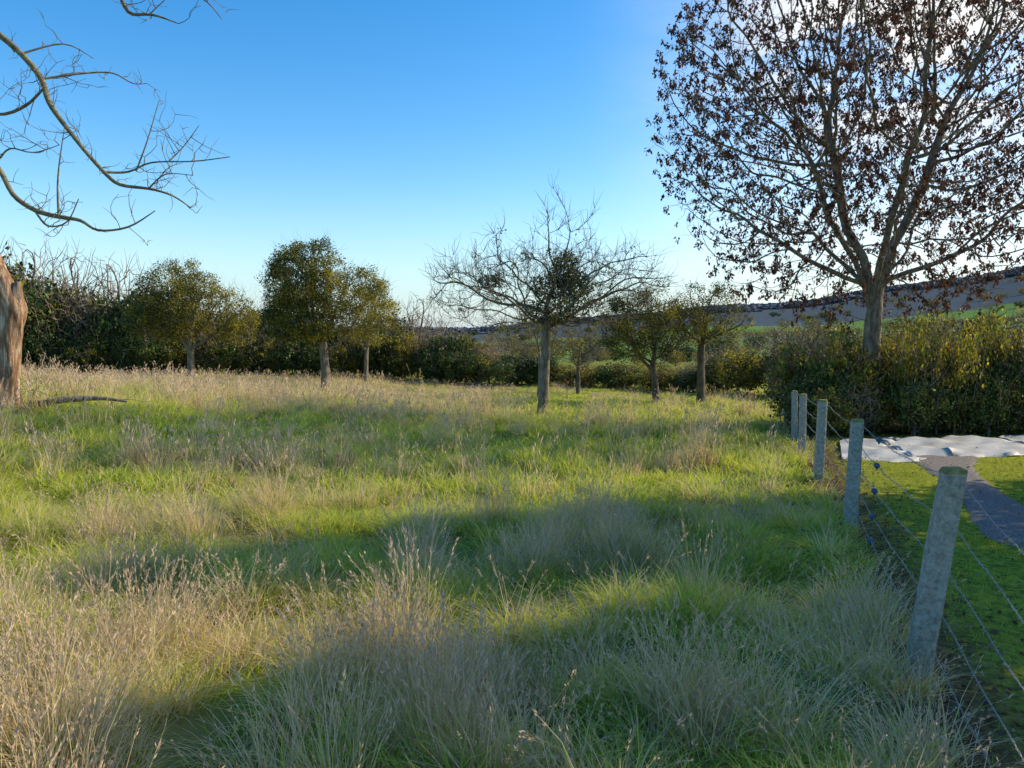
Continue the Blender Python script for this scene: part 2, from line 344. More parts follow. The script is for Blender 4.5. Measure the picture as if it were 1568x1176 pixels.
hs_=np.clip(1+1.4*tus,.4,1.6)*np.where(isg,.85,1.15)
sz=s0*rng.uniform(.75,1.25,len(x))
far_short=np.where((y>27)&(x>-6),.4,1-.35*sstep(20,30,y))
hmul=hs_*np.where(s0>1.1,1/np.sqrt(s0),1)*far_short*(1-.35*np.exp(-((x-fence_x(y))/.7)**2))
P=np.stack([x,y,ground(x,y)],1); rz=rng.uniform(0,6.28,len(x))
baked('meadow_grass',PR,P,rz,np.stack([sz,sz,sz*hmul],1),idx,GM)
print('tufts',len(x))

# lawn
LP=[]
for k in range(3):
    A=Acc(); blades(A,26,.12,.02,.055,.008,.5,0,segs=1,lean=.7); LP.append(A.cat())
def in_poly(x,y,poly):
    c=np.zeros(len(x),bool); n=len(poly)
    for i in range(n):
        x1,y1=poly[i]; x2,y2=poly[(i+1)%n]
        k=((y1>y)!=(y2>y))&(x<(x2-x1)*(y-y1)/(y2-y1+1e-9)+x1); c^=k
    return c
DL=[(7.2,13.9),(6.7,12.4),(6.3,11),(5.95,10),(5.5,9.1),(5.0,8.1),(4.75,7.4),(5.3,6.8),(8,6.3),(14,6.1),(24,6)]
DRr=[(8.4,13.5),(7.35,12.0),(6.85,10.9),(6.5,9.9),(6.3,9.4),(6.25,9.0),(6.5,8.7),(7.2,8.5),(9,8.4),(14,8.4),(24,8.4)]
n=16000; y=rng.uniform(1.2,17,n); x=rng.uniform(.5,14,n)
k=(x>fence_x(y)+.05)&(x<.78*y+1.5)&~in_poly(x,y,DL+DRr[::-1])
litd=np.exp(-((x-fence_x(y)-.1)/.35)**2); k&=rng.uniform(0,1,n)>litd*.7
x=x[k];y=y[k]; k=nz(x,y,1.3,4.)+rng.normal(0,.2,len(x))>-.15
x=x[k];y=y[k]; n=len(x)
s=rng.uniform(.8,1.7,n); P=np.stack([x,y,ground(x,y)+.005],1)
baked('lawn_grass',LP,P,rng.uniform(0,6.28,n),np.stack([s,s,s*(1+.5*nz(x,y,2,1))],1),rng.integers(0,3,n),[M_moss])
n=4200; y=rng.uniform(1.5,16.5,n); x=fence_x(y)+np.abs(rng.normal(0,.4,n))*rng.choice([1,1,-.5],n)
k=rng.uniform(0,1,n)<.2; x[k]=fence_x(y[k])+rng.uniform(0,5,k.sum())
A=Acc(); P=np.stack([x,y,ground(x,y)+rng.uniform(.01,.04,n)],1); d=rng.normal(size=(n,3)); d[:,2]*=.2
V,Q=leaves(P,.045,.014,rng,dirs=d); A.add(V,Q,0,np.repeat(rng.uniform(0,1,n),4)); A.obj('fallen_leaves',[M_brownleaf])

# ------------------------------------------------------------------ driveway and white sheet
import bmesh
M_drive=rough_mat('gravel_asphalt',[(.09,.075,.065),(.19,.165,.15),(.34,.30,.28)],45,bump=.6,detail=8)
M_sheet=rough_mat('white_plastic',[(.34,.31,.27),(.52,.50,.48),(.62,.61,.60)],2.2,rough=.45,bump=.5)
def resamp(P,n):
    P=np.array(P,float); 
    for _ in range(2):
        q=[P[0]]
        for a_,b_ in zip(P[:-1],P[1:]): q+= [a_*.75+b_*.25,a_*.25+b_*.75]
        q.append(P[-1]); P=np.array(q)
    d=np.concatenate([[0],np.cumsum(np.linalg.norm(np.diff(P,axis=0),axis=1))]); t=np.linspace(0,d[-1],n)
    return np.stack([np.interp(t,d,P[:,0]),np.interp(t,d,P[:,1])],1)
def ribbon(name,Lp,Rp,off,mat,n=110,m_=14,fn=None,jit=.025):
    a_=resamp(Lp,n)+rng.normal(0,jit,(n,2)); b_=resamp(Rp,n)+rng.normal(0,jit,(n,2)); t=np.linspace(0,1,m_)[None,:,None]
    XY=a_[:,None]*(1-t)+b_[:,None]*t; Z=ground(XY[...,0],XY[...,1])+off
    if fn is not None: Z=Z+fn(XY[...,0],XY[...,1])
    Z[:,0]-=off*.9; Z[:,-1]-=off*.9
    V=np.concatenate([XY,Z[...,None]],-1).reshape(-1,3); i=np.arange(n-1)[:,None]*m_; j=np.arange(m_-1)[None]
    Q=np.stack([i+j,i+j+1,i+m_+j+1,i+m_+j],-1).reshape(-1,4)
    return new_obj(name,V,Q,[mat],smooth=True)
ribbon('driveway',DL,DRr,.025,M_drive)
ribbon('white_ground_sheet',[(5.75,13.1),(6.7,12.55),(7.5,13.3),(9.5,13.4),(14,13.9)],[(6.7,15.4),(7.4,15.9),(8.6,16.0),(10.5,16.1),(14,16.2)],.06,M_sheet,n=80,m_=40,
   fn=lambda x,y:.025*np.sin(x*2.1+y*4+2*np.sin(x*1.3))+.018*np.sin(y*6-x*1.4+3*np.sin(y*.9))+.02*np.sin(x*5+y*2.3)+.012*np.sin(x*11-y*9),jit=.05)

# ------------------------------------------------------------------ trees
def colonize(trunk,limbs,At,step,kill,maxit=160,jit=.18,trop=0.,rr=rng):
    pos=[np.array(p,float) for p in trunk]; par=[-1]+list(range(len(trunk)-1))
    for ai,pts in limbs:
        pr=ai if ai>=0 else len(trunk)-1
        for p_ in pts: pos.append(np.array(p_,float)); par.append(pr); pr=len(pos)-1
    pos=np.array(pos); par=list(par); start=max(1,int(len(trunk)*.6))
    At=np.array(At); nd=np.full(len(At),1e9); ni=np.zeros(len(At),int)
    def upd(i0):
        nonlocal nd,ni
        Pn=pos[i0:]
        d=np.linalg.norm(At[:,None,:]-Pn[None],axis=2); j=d.argmin(1); dm=d[np.arange(len(At)),j]
        k=dm<nd; nd[k]=dm[k]; ni[k]=j[k]+i0
    upd(start); nch=np.zeros(len(pos),int)
    for it in range(maxit):
        k=nd>kill; At=At[k];nd=nd[k];ni=ni[k]
        if len(At)==0: break
        S=np.zeros((len(pos),3)); np.add.at(S,ni,(At-pos[ni])/nd[:,None])
        act=np.unique(ni); bad=act[nch[act]>=3]
        if len(bad):
            k=~np.isin(ni,bad); At=At[k];nd=nd[k];ni=ni[k]; act=act[nch[act]<3]
        if len(act)==0: break
        d=nrm(S[act])+jit*rr.normal(size=(len(act),3)); d[:,2]+=trop; d=nrm(d)
        new=pos[act]+d*step; i0=len(pos); pos=np.concatenate([pos,new]); par+=list(act); nch[act]+=1; nch=np.concatenate([nch,np.zeros(len(new),int)])
        if len(At)==0: break
        upd(i0)
        if len(pos)>14000: break
    return pos,np.array(par)
def tree_parts(pos,par,r_trunk,r_tip,A,mat=0,flare=1.35,trunk_n=5):
    n=len(pos); ch=[[] for _ in range(n)]
    for i in range(1,n): ch[par[i]].append(i)
    cnt=np.zeros(n)
    for i in range(n-1,-1,-1):
        if not ch[i]: cnt[i]=max(cnt[i],1)
        if par[i]>=0 and par[i]<i: cnt[par[i]]+=cnt[i]
    ex=math.log(cnt[0])/math.log(r_trunk/r_tip); R=r_tip*cnt**(1/ex)
    for i in range(min(trunk_n,n)): R[i]*=1+(flare-1)*(1-i/trunk_n)**2
    st=[(0,-1)]
    while st:
        i,p_=st.pop(); c=[i] if p_<0 else [p_,i]
        while ch[c[-1]]:
            k=sorted(ch[c[-1]],key=lambda q:-cnt[q])
            for q in k[1:]: st.append((q,c[-1]))
            c.append(k[0])
        if len(c)<2: continue
        P=pos[c].copy(); r=R[c].copy()
        if p_>=0: r[0]=min(r[0],r[1]*1.15)
        r[-1]*=.5
        if len(c)>3: P[1:-1]=.5*P[1:-1]+.25*(P[:-2]+P[2:])
        sd=9 if r.max()>.06 else (5 if r.max()>.02 else 3)
        V,Q=tubes(P,r,sd); A.add(V,Q,mat)
    return R,cnt
def twigs(A,P0,D,lmin,lmax,r,mat=0,curl=.35,up=.2,segs=3,rr=rng):
    n=len(P0); d=nrm(D+.6*rr.normal(size=(n,3))+np.array([0,0,up])); Ln=rr.uniform(lmin,lmax,n)
    P=[P0]; dd=d
    for s in range(segs):
        P.append(P[-1]+dd*(Ln/segs)[:,None]); dd=nrm(dd+curl*rr.normal(size=(n,3))+np.array([0,0,up*.4]))
    P=np.stack(P,1); R=np.tile(np.linspace(1,.35,segs+1)*r,(n,1)); V,Q=tubes(P,R,3)
    A.add(V,Q,mat,np.repeat(rr.uniform(0,1,n),(segs+1)*3)); return P
def dirs_of(pos,par):
    d=np.zeros_like(pos); d[1:]=pos[1:]-pos[par[1:]]; d[0]=(0,0,1); return nrm(d)
def ell(n,c,r,rr=rng,zmin=-9,inner=0.0):
    v=nrm(rr.normal(size=(n,3)))*(rr.uniform(inner,1,n)**(1/2.6))[:,None]
    P=np.array(c)+v*np.array(r); return P[P[:,2]>zmin]
def line(a,b,n,wob=.03,rr=rng):
    t=np.linspace(0,1,n)[:,None]; P=np.array(a)+(np.array(b)-np.array(a))*t; P[1:-1]+=rr.normal(0,wob,(n-2,3))*[1,1,.3]; return [p for p in P]
def clump_leaves(A,C,rad,per,L_,W_,mat,rr=rng,flat=.8,droop=.2):
    n=len(C); off=nrm(rr.normal(size=(n*per,3)))*(rr.uniform(0,1,n*per)**.5)[:,None]*rad*np.array([1,1,flat])
    P=np.repeat(C,per,0)+off; V,Q=leaves(P,L_,W_,rr,droop=droop)
    rb=np.repeat(rr.uniform(.0,1,n),per)*.6+rr.uniform(0,.4,n*per); A.add(V,Q,mat,np.repeat(rb,4)); 

# --- big ash tree (right)
bx,by=8.3,17.6; bz=float(ground(bx,by))
A=Acc(); tr=line((bx,by,bz-.1),(bx+.02,by,3.1),9,.02)
limbs=[]
for (az,el_,ln) in ((3.2,.9,2.6),(2.6,.65,2.4),(.1,.85,2.6),(.6,.6,2.4),(1.6,1.25,3.0),(4.5,.8,2.4),(5.3,1.1,2.8),(3.0,1.3,3.2),(0,1.3,3.2),(3.1,.28,2.2),(6.1,.35,2.2)):
    p_=np.array([bx+.02,by,3.1]); e_=el_*.75; pts=[]
    for q in range(int(ln/.35)):
        e_=min(e_+.05,1.45); az+=rng.normal(0,.12); p_=p_+.35*np.array([math.cos(az)*math.cos(e_),math.sin(az)*math.cos(e_),math.sin(e_)])+rng.normal(0,.05,3); pts.append(p_)
    limbs.append((len(tr)-1 - int(rng.integers(0,3)),pts))
At=ell(6500,(bx,by,7.2),(5.1,4.6,5.1),zmin=2.4); At=At[~((np.hypot(At[:,0]-bx,At[:,1]-by)<1.1)&(At[:,2]<5.2))]
pos,par=colonize(tr,limbs,At,.22,.26,trop=.06,jit=.28)
R,cnt=tree_parts(pos,par,.19,.0072,A)
D=dirs_of(pos,par); k=np.where(cnt<=5)[0]; tw=k[rng.uniform(0,1,len(k))<.9]
TP=twigs(A,pos[tw],D[tw],.15,.42,.0045,0,up=.15)
tips=np.concatenate([TP[:,-1],TP[:,2]]); sel=tips[rng.uniform(0,1,len(tips))<np.clip(.8+1.1*nz(tips[:,0],tips[:,2],.7,2.),.25,1)*.92]
C=np.repeat(sel,9,0)+rng.normal(0,.026,(len(sel)*9,3)); C[:,2]-=rng.uniform(0,.11,len(C))
V,Q=leaves(C,.088,.023,rng,droop=2.0); A.add(V,Q,1,np.repeat(rng.uniform(0,1,len(C)),4))
print('ash',len(pos),len(sel))
A.obj('ash_tree',[M_bark,M_ashseed],smooth=True)

# --- generic orchard tree
def orchard(name,x,y,h0,c,r,n,rt,step=.22,kill=.25,bark=M_barkd,leafm=None,clumps=0,crad=.28,per=60,leafL=.075,twn=1.0,twl=(.25,.7),lean=(0,0),zmin=-9,extra=None,rtip=.006,trop=.05,more=None,jit=.22,dark=0,twr=.005):
    z=float(ground(x,y)); A=Acc(); c=np.array([x+c[0],y+c[1],z+c[2]])
    top=(x+lean[0],y+lean[1],z+h0); tr=line((x,y,z-.1),top,8,.025)
    At=ell(n,c,r,zmin=z+zmin)
    if more: At=np.concatenate([At]+[ell(q[6],(x+q[0],y+q[1],z+q[2]),q[3:6],zmin=z+zmin) for q in more])
    pos,par=colonize(tr,[],At,step,kill,trop=trop,jit=jit); R,cnt=tree_parts(pos,par,rt,rtip,A)
    D=dirs_of(pos,par); k=np.where(cnt<=3)[0]; k=k[rng.uniform(0,1,len(k))<min(twn,1)]; 
    if twn>1: k=np.concatenate([k]*int(twn))
    TP=twigs(A,pos[k],D[k],twl[0],twl[1],twr,0,up=.45)
    okz=pos[:,2]>z+zmin+.15
    if clumps:
        q=np.where((cnt<=12)&okz)[0]; q=rng.choice(q,clumps); clump_leaves(A,pos[q],crad,per,leafL,leafL*.3,1)
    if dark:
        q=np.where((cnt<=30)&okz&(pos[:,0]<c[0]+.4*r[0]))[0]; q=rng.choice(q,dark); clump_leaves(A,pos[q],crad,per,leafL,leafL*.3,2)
    if extra:
        for (ox,oy,oz,rad,cn) in extra:
            off=nrm(rng.normal(size=(cn,3)))*(rng.uniform(0,1,cn)**.45)[:,None]*rad*(1+.35*np.sin(7*rng.uniform(0,6,3)))[None]; P=np.array([x+ox,y+oy,z+oz])+off
            V,Q=leaves(P,.085,.024,rng,dirs=nrm(off)*.8); A.add(V,Q,2,np.repeat(rng.uniform(0,1,cn),4))
    A.obj(name,[bark,leafm or M_olive,M_mist],smooth=True); return pos
orchard('apple_tree',.83,21,2.45,(.15,0,3.5),(3.5,3.0,1.25),1000,.125,step=.22,kill=.26,bark=M_bark,twn=3,twl=(.25,.7),leafm=M_olive,clumps=60,crad=.15,per=12,lean=(.12,0),rtip=.009,jit=.3,twr=.0065,zmin=2.1,
   more=[(.3,0,5.0,.5,.5,1.5,60),(1.3,.1,4.9,.4,.4,1.1,30),(-1.3,0,4.6,.35,.4,.9,30),(2.6,0,4.2,.6,.5,.7,40),(-2.7,0,3.9,.5,.5,.6,30)],
   extra=[(.62,-.2,4.0,.5,1300),(.9,-.1,3.6,.5,1100),(.2,0,3.6,.45,700),(-1.4,.2,3.75,.26,400),(.3,0,3.0,.55,1300),(2.1,.3,3.1,.24,250),(1.1,.5,3.2,.5,500)])
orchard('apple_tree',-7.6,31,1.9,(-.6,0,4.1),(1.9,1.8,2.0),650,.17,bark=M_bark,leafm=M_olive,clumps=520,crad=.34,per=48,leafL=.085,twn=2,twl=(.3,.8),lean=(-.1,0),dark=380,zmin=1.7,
   more=[(1.3,.1,3.4,1.5,1.4,1.65,420),(-1.6,0,3.0,1.0,1.2,1.1,180),(-.5,-.8,2.9,1.3,1.0,1.0,150)])
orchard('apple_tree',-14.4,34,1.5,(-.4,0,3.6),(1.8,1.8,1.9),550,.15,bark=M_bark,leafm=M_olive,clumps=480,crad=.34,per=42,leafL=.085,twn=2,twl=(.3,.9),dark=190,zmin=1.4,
   more=[(1.6,.1,3.0,1.4,1.3,1.4,330),(-1.8,0,2.8,1.1,1.2,1.1,200)])
orchard('apple_tree',-7.0,36.5,1.6,(.2,0,3.4),(1.5,1.5,1.9),600,.10,bark=M_bark,leafm=M_olive,clumps=170,crad=.34,per=40,zmin=1.7)
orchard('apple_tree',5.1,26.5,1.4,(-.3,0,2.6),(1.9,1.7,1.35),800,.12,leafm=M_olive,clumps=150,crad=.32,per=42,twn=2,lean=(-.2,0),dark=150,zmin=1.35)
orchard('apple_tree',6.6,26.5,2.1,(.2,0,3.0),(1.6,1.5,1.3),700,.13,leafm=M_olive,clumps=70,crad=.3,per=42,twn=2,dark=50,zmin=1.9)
orchard('apple_tree',1.1,29.5,1.6,(-.2,0,2.5),(1.6,1.4,1.1),500,.09,bark=M_bark,leafm=M_yellow,clumps=24,crad=.3,per=30,twn=2)
orchard('apple_tree',2.8,32,1.2,(0,0,2.2),(1.5,1.4,1.1),500,.08,leafm=M_olive,clumps=20,crad=.3,per=30,twn=2)

# --- evergreens standing to the right of the view (their shadow falls over the meadow)
def conifer(name,x,y,h,r,nc=1500):
    z=float(ground(x,y)); A=Acc(); V,Q=tubes(line((x,y,z-.1),(x,y,z+h),10,.02),np.linspace(.22,.03,10),8); A.add(V,Q,0)
    n=nc; t=rng.uniform(.04,1,n); rad=r*np.sqrt(np.clip(1-t**2.4,0.02,1)); az=rng.uniform(0,6.283,n); q=rad*rng.uniform(.5,1.05,n)
    C=np.stack([x+q*np.cos(az),y+q*np.sin(az),z+t*h],1); clump_leaves(A,C,.32,20,.16,.05,1); A.obj(name,[M_barkd,M_ivy],smooth=True)
conifer('cypress_tree',13.8,10.5,11.6,2.1,1700)
conifer('cypress_tree',14.0,7.5,10.8,1.6)
conifer('cypress_tree',13.6,5.1,8.2,1.3,420)

# --- dead trunk left
gx,gy=-9.95,15.0; gz=float(ground(gx,gy)); A=Acc()
def smooth_tube(pts,rad,sides,mat,nseg=6,amp=.0):
    pts=np.array(pts,float); rad=np.array(rad,float); k=len(pts); t=np.linspace(0,k-1,(k-1)*nseg+1)
    P=np.stack([np.interp(t,range(k),pts[:,i]) for i in range(3)],1); r=np.interp(t,range(k),rad)
    for _ in range(nseg//2+1): P[1:-1]=(P[:-2]+2*P[1:-1]+P[2:])/4
    V,Q=tubes(P,r,sides)
    if amp: 
        c=np.repeat(P,sides,0); d=V-c; a=np.tile(np.arange(sides),len(P)); zz=np.repeat(np.arange(len(P)),sides)
        V=c+d*(1+amp*np.sin(a*2.1+zz*.35)+amp*.7*np.sin(a*5.0-zz*.5))[:,None]
    A.add(V,Q,mat); return P
smooth_tube([(gx-.15,gy,gz-.2),(gx-.08,gy,gz+.25),(gx+.03,gy,1.7),(gx+.15,gy,2.5),(gx-.02,gy-.1,3.1),(gx-.35,gy-.1,3.8),(gx-.9,gy-.2,4.6)],[.34,.24,.19,.22,.17,.14,.08],18,0,10,.14)
smooth_tube([(gx+.10,gy,2.3),(gx+.26,gy-.05,2.75),(gx+.30,gy-.05,3.02)],[.14,.11,.05],12,0,5,.16)
smooth_tube([(gx+.3,gy+.1,gz+.12),(gx+1.0,gy+.2,gz+.22),(gx+1.6,gy+.4,gz+.24),(gx+2.1,gy+.4,gz+.16)],[.07,.06,.045,.02],8,0,5,.1)
o_=np.array([(gx+.4,gy+.2,gz+.15)]*40)+rng.normal(0,.4,(40,3))*[1.8,1,.3]; twigs(A,o_,np.tile([.5,0,.5],(40,1)),.4,.9,.007,0,up=.2,segs=4)
A.obj('dead_tree_trunk',[M_dead],smooth=True)

# --- near tree left, only its branches hang into the view
A=Acc()
tr=[(-8.1,7.6,float(ground(-8.1,7.6))-.2),(-8.05,7.6,1.5),(-7.95,7.5,3.0),(-7.9,7.4,4.3),(-8.1,7.3,5.6),(-8.0,7.2,7.0)]
smooth_tube(tr,[.26,.2,.17,.14,.09,.03],10,0)
BR=[([(-7.9,7.4,4.0),(-6.4,7.2,4.9),(-5.4,7.1,5.1),(-4.72,7,4.77),(-4.48,7,4.56),(-4.27,6.95,4.32),(-4.21,6.9,4.11),(-4.06,6.9,3.90),(-3.88,6.9,3.66),(-3.73,6.9,3.49),(-3.58,6.85,3.36),(-3.28,6.8,3.33),(-3.07,6.8,3.27),(-2.92,6.8,3.16)],.036,.005),
([(-3.73,6.9,3.49),(-3.55,7,3.5),(-3.37,7,3.61),(-3.0,7.05,3.61),(-2.67,7.1,3.67)],.012,.004),
([(-3.49,7,3.52),(-3.40,7.05,3.8),(-3.31,7.1,4.17)],.008,.003),([(-3.2,7,3.6),(-3.1,7.1,3.75),(-2.95,7.1,3.95)],.007,.003),
([(-4.27,6.95,4.32),(-4.0,7.1,4.42),(-3.76,7.2,4.47),(-3.6,7.2,4.35),(-3.46,7.2,4.36)],.011,.003),
([(-6.0,7.2,4.75),(-5.3,7.1,4.2),(-4.72,7,3.99),(-4.42,6.95,4.08),(-4.24,6.9,4.22)],.02,.010),
([(-7.95,7.5,3.2),(-6.4,7.3,4.1),(-5.3,7.1,4.05),(-4.72,7,3.57),(-4.63,7,3.3),(-4.42,7,3.16),(-4.18,6.95,3.1),(-3.97,6.95,3.08),(-3.82,6.9,2.96),(-3.52,6.9,2.99),(-3.28,6.9,3.15)],.034,.004),
([(-4.18,6.95,3.1),(-4.21,7,3.45),(-4.15,7.05,3.93)],.011,.004),([(-4.42,7,3.16),(-4.2,6.8,2.98),(-3.95,6.7,3.0),(-3.85,6.7,3.22)],.011,.004),
([(-4.5,7,4.55),(-4.2,7.2,4.75),(-4.0,7.3,4.62)],.010,.004),([(-4.75,7,3.6),(-4.5,6.8,3.7),(-4.3,6.8,3.62),(-4.0,6.7,3.68)],.010,.003),
([(-8.0,7.3,5.2),(-6.2,7.0,6.2),(-4.4,6.8,5.9),(-3.52,6.8,5.13),(-3.43,6.8,4.8),(-3.22,6.8,4.83),(-2.98,6.8,4.74)],.035,.004),
([(-3.6,6.8,5.25),(-3.2,6.9,5.1),(-2.8,6.9,5.02),(-2.64,6.9,4.82)],.013,.004),([(-3.22,6.8,4.83),(-3.05,6.8,4.98)],.006,.003),
([(-3.28,6.8,3.33),(-3.1,6.7,3.45),(-2.85,6.7,3.42)],.008,.003)]
for pts,r0,r1 in BR:
    pts=np.array(pts)+[.08,0,-.05]
    P=smooth_tube(pts,np.linspace(1,0,len(pts))**.8*(r0-r1)+r1,6 if r0>.02 else 5,0,4,.08)
    m_=P[:,0]>-6; P=P[m_]; d=nrm(np.gradient(P,axis=0)); q=rng.uniform(0,1,len(P))<.45
    if q.sum():
        T=twigs(A,P[q],d[q]*.3,.12,.45,.0045,0,up=.35,curl=.35,segs=5)
        for _ in range(2):
            k2=rng.integers(1,5,len(T)); P2=T[np.arange(len(T)),k2]; twigs(A,P2,T[:,-1]-T[:,0],.06,.22,.0032,0,up=.2,curl=.35)
A.obj('bare_walnut_tree',[M_barkl],smooth=True)

# ------------------------------------------------------------------ shrubs (unit prototypes) for hedges
SC=bpy.data.collections.new('shrubs')
def shrub(name,nl,L_,W_,leafm,nat,clumps=40,crad=.2,r=(.55,.55,.45),cz=.55,twr=.005,tl=(.08,.25),twf=1.,rt=.03):
    A=Acc()
    tr=line((0,0,-.05),(0,0,.14),3,.01)
    pos,par=colonize(tr,[],ell(nat,(0,0,cz),r),.085,.10,jit=.3,trop=.05)
    R_,cnt=tree_parts(pos,par,rt,.0045,A,flare=1.1); D=dirs_of(pos,par)
    k=np.where(cnt<=3)[0]; k=k[rng.uniform(0,1,len(k))<twf]; twigs(A,pos[k],D[k],tl[0],tl[1],twr,0,up=.3,curl=.3,segs=2)
    if nl:
        q=rng.choice(len(pos),clumps); C=pos[q]+rng.normal(0,.04,(clumps,3)); C=C[C[:,2]>.08]
        clump_leaves(A,C,crad,nl//clumps,L_,W_,1)
        n2=nl//5; q=rng.choice(len(pos),n2); V,Q=leaves(pos[q]+rng.normal(0,.08,(n2,3)),L_,W_,rng); A.add(V,Q,1,np.repeat(rng.uniform(0,1,n2),4))
    proto(SC,name,A,[M_twig,leafm])
shrub('s0_ivy_shrub',2300,.052,.021,M_ivy,250,clumps=60,crad=.15,twf=.4)
shrub('s1_bare_shrub',500,.03,.011,M_olive,600,clumps=40,crad=.12)
shrub('s2_olive_shrub',1700,.045,.017,M_olive,380,clumps=60,crad=.13,twf=.7)
shrub('s3_bare_tree',0,.03,.01,M_brownleaf,950,r=(.42,.42,.42),cz=.62,twr=.003,tl=(.06,.2),rt=.028)
shrub('s4_bramble',2600,.048,.019,M_bramble,300,clumps=80,crad=.15,twf=.4)
shrub('s5_yellow',1400,.045,.018,M_yellow,450,clumps=50,crad=.12,twr=.004,twf=.7)
def place(name,items):
    it=np.array([[a for a in r] for r in items],float)
    z=ground(it[:,0],it[:,1])-.1; n=len(it)
    instancer(name,SC,np.stack([it[:,0],it[:,1],z],1),np.stack([rng.normal(0,.06,n),rng.normal(0,.06,n),rng.uniform(0,6.28,n)],1),np.stack([it[:,2],it[:,2],it[:,3]],1),it[:,4].astype(int))
def hl_y(x): return np.interp(x,[-45,-27,-14,-5,3,9,13],[36,39,40,39,36,32,27])
def hl_h(x): return np.interp(x,[-45,-27,-22,-19,-16,-12,-9,-6,-3.5,-2,1,3,6,8,9,12],[6.6,6.6,5.6,4.6,4.0,3.4,3.4,4.0,3.2,2.2,1.6,1.3,1.3,1.4,2.0,2.6])
it=[]
for x in np.arange(-38,12.5,.9):
    y=hl_y(x); h=hl_h(x)
    xx=x+rng.normal(0,.3)
    it.append((xx,y+rng.normal(0,.3),rng.uniform(1.6,2.3),min(h,2.4)*rng.uniform(.75,1.05),rng.choice([0,0,0,4,2])))
    it.append((xx+.45,y+.6+rng.normal(0,.3),rng.uniform(1.6,2.3),min(h,2.8)*rng.uniform(.75,1.05),rng.choice([0,0,1,2])))
    if h>2.6:
        hh=h*rng.uniform(.7,1.05); it.append((xx+rng.normal(0,.4),y+2+rng.normal(0,.5),hh*.8,hh,rng.choice([3,0,1,2])))
        hh=h*rng.uniform(.6,.95); it.append((xx+rng.normal(0,.4),y+1.5+rng.normal(0,.5),hh*.8,hh,rng.choice([0,3,0,1])))
    elif h>1.5: it.append((xx,y+1.6,rng.uniform(1.6,2.2),h*rng.uniform(.8,1.2),rng.choice([1,2,3])))
for x,h in ((-27,7.0),(-24,6.8),(-21.5,6.2),(-29,7),(-19,5.4),(-5.2,4.6),(-17,4.8)): it.append((x,hl_y(x)+3,h*.8,h,3))
place('hedgerow',it)
it=[]
for x in np.arange(6.9,17,.65):
    y=16.9+.02*(x-7)
    it.append((x,y-.2+rng.normal(0,.15),rng.uniform(.9,1.2),rng.uniform(1.1,1.7),rng.choice([4,4,1,0])))
    it.append((x+.3,y+.3+rng.normal(0,.15),rng.uniform(1.,1.4),rng.uniform(1.5,2.2),rng.choice([4,4,0,5,2])))
    it.append((x+rng.normal(0,.2),y+.8+rng.normal(0,.2),rng.uniform(1,1.5),rng.uniform(1.8,2.5)+.2*(x>8.5),rng.choice([4,5,0,2])))
    it.append((x+rng.normal(0,.2),y+1.7,rng.uniform(1.2,1.8),rng.uniform(2.2,3.1),rng.choice([1,1,2,5])))
for x,y,h in ((6.65,16.9,1.5),(7.0,17.3,1.75),(6.9,17.9,1.7)): it.append((x,y,.8,h,0)); it.append((x+.1,y+.2,.8,h,0))
it.append((8.9,16.8,1.0,2.8,5)); it.append((9.9,16.9,1.0,2.5,5)); it.append((11.1,17.0,1.1,2.8,5)); it.append((10.5,16.6,.8,1.6,0))
place('bramble_hedge',it)
it=[]
for k in range(80):
    d=rng.uniform(50,110); az=rng.uniform(-.75,.72); hh=rng.uniform(1.8,3.0)+(1.0 if az>.33 else 0)
    if .03<az<.25: hh*=.6
    it.append((d*math.sin(az),d*math.cos(az),hh*rng.uniform(.9,1.4),hh,rng.choice([1,1,2,0,3])))
for k in range(300):
    row=rng.integers(0,9); d=190+row*95+rng.normal(0,4); az=rng.uniform(-.2,.75); s=rng.uniform(3.5,6.5); it.append((d*math.sin(az),d*math.cos(az)+25*az*(row%3-1)*4,s*1.5,s,rng.choice([1,2,0])))
place('distant_orchard_and_hedges',it)
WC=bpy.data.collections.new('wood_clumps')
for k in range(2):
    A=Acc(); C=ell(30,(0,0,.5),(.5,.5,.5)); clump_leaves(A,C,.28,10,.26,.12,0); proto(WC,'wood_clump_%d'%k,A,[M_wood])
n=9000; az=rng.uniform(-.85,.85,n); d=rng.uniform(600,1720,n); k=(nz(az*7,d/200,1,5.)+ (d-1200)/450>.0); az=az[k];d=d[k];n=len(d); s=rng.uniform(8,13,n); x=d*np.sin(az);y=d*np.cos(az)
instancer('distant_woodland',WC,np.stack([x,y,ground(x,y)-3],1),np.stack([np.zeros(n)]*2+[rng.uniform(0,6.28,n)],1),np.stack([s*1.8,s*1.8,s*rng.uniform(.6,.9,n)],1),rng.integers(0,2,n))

# ------------------------------------------------------------------ fence
M_conc=rough_mat('concrete_lichen',[(.20,.18,.14),(.38,.35,.29),(.54,.50,.43)],30,bump=1.,detail=10)
M_lich=rough_mat('lichen_top',[(.14,.11,.04),(.30,.23,.08),(.42,.34,.15)],30,bump=.9)
M_wire=rough_mat('galvanised_wire',[(.22,.21,.21),(.34,.33,.33),(.48,.47,.47)],30,rough=.5,bump=.1)
M_blue=rough_mat('blue_tensioner',[(.04,.07,.13),(.07,.12,.20),(.10,.16,.25)],20,rough=.5,bump=.1)
M_red=rough_mat('red_paint',[(.30,.05,.03),(.4,.08,.05),(.45,.12,.08)],20,rough=.6,bump=.1)
fe=bpy.data.objects.new('barbed_wire_fence',None); sc.collection.objects.link(fe)
posts=[(1.35,1.15,1.2,.03,0),(2.34,4.3,1.32,.17,.02),(3.54,7.85,1.22,.05,.03),(4.32,10.6,1.22,.03,-.02),(5.35,13.9,1.2,.0,.03),(6.0,16.0,1.15,-.03,0),(6.9,19.0,1.15,.02,0)]
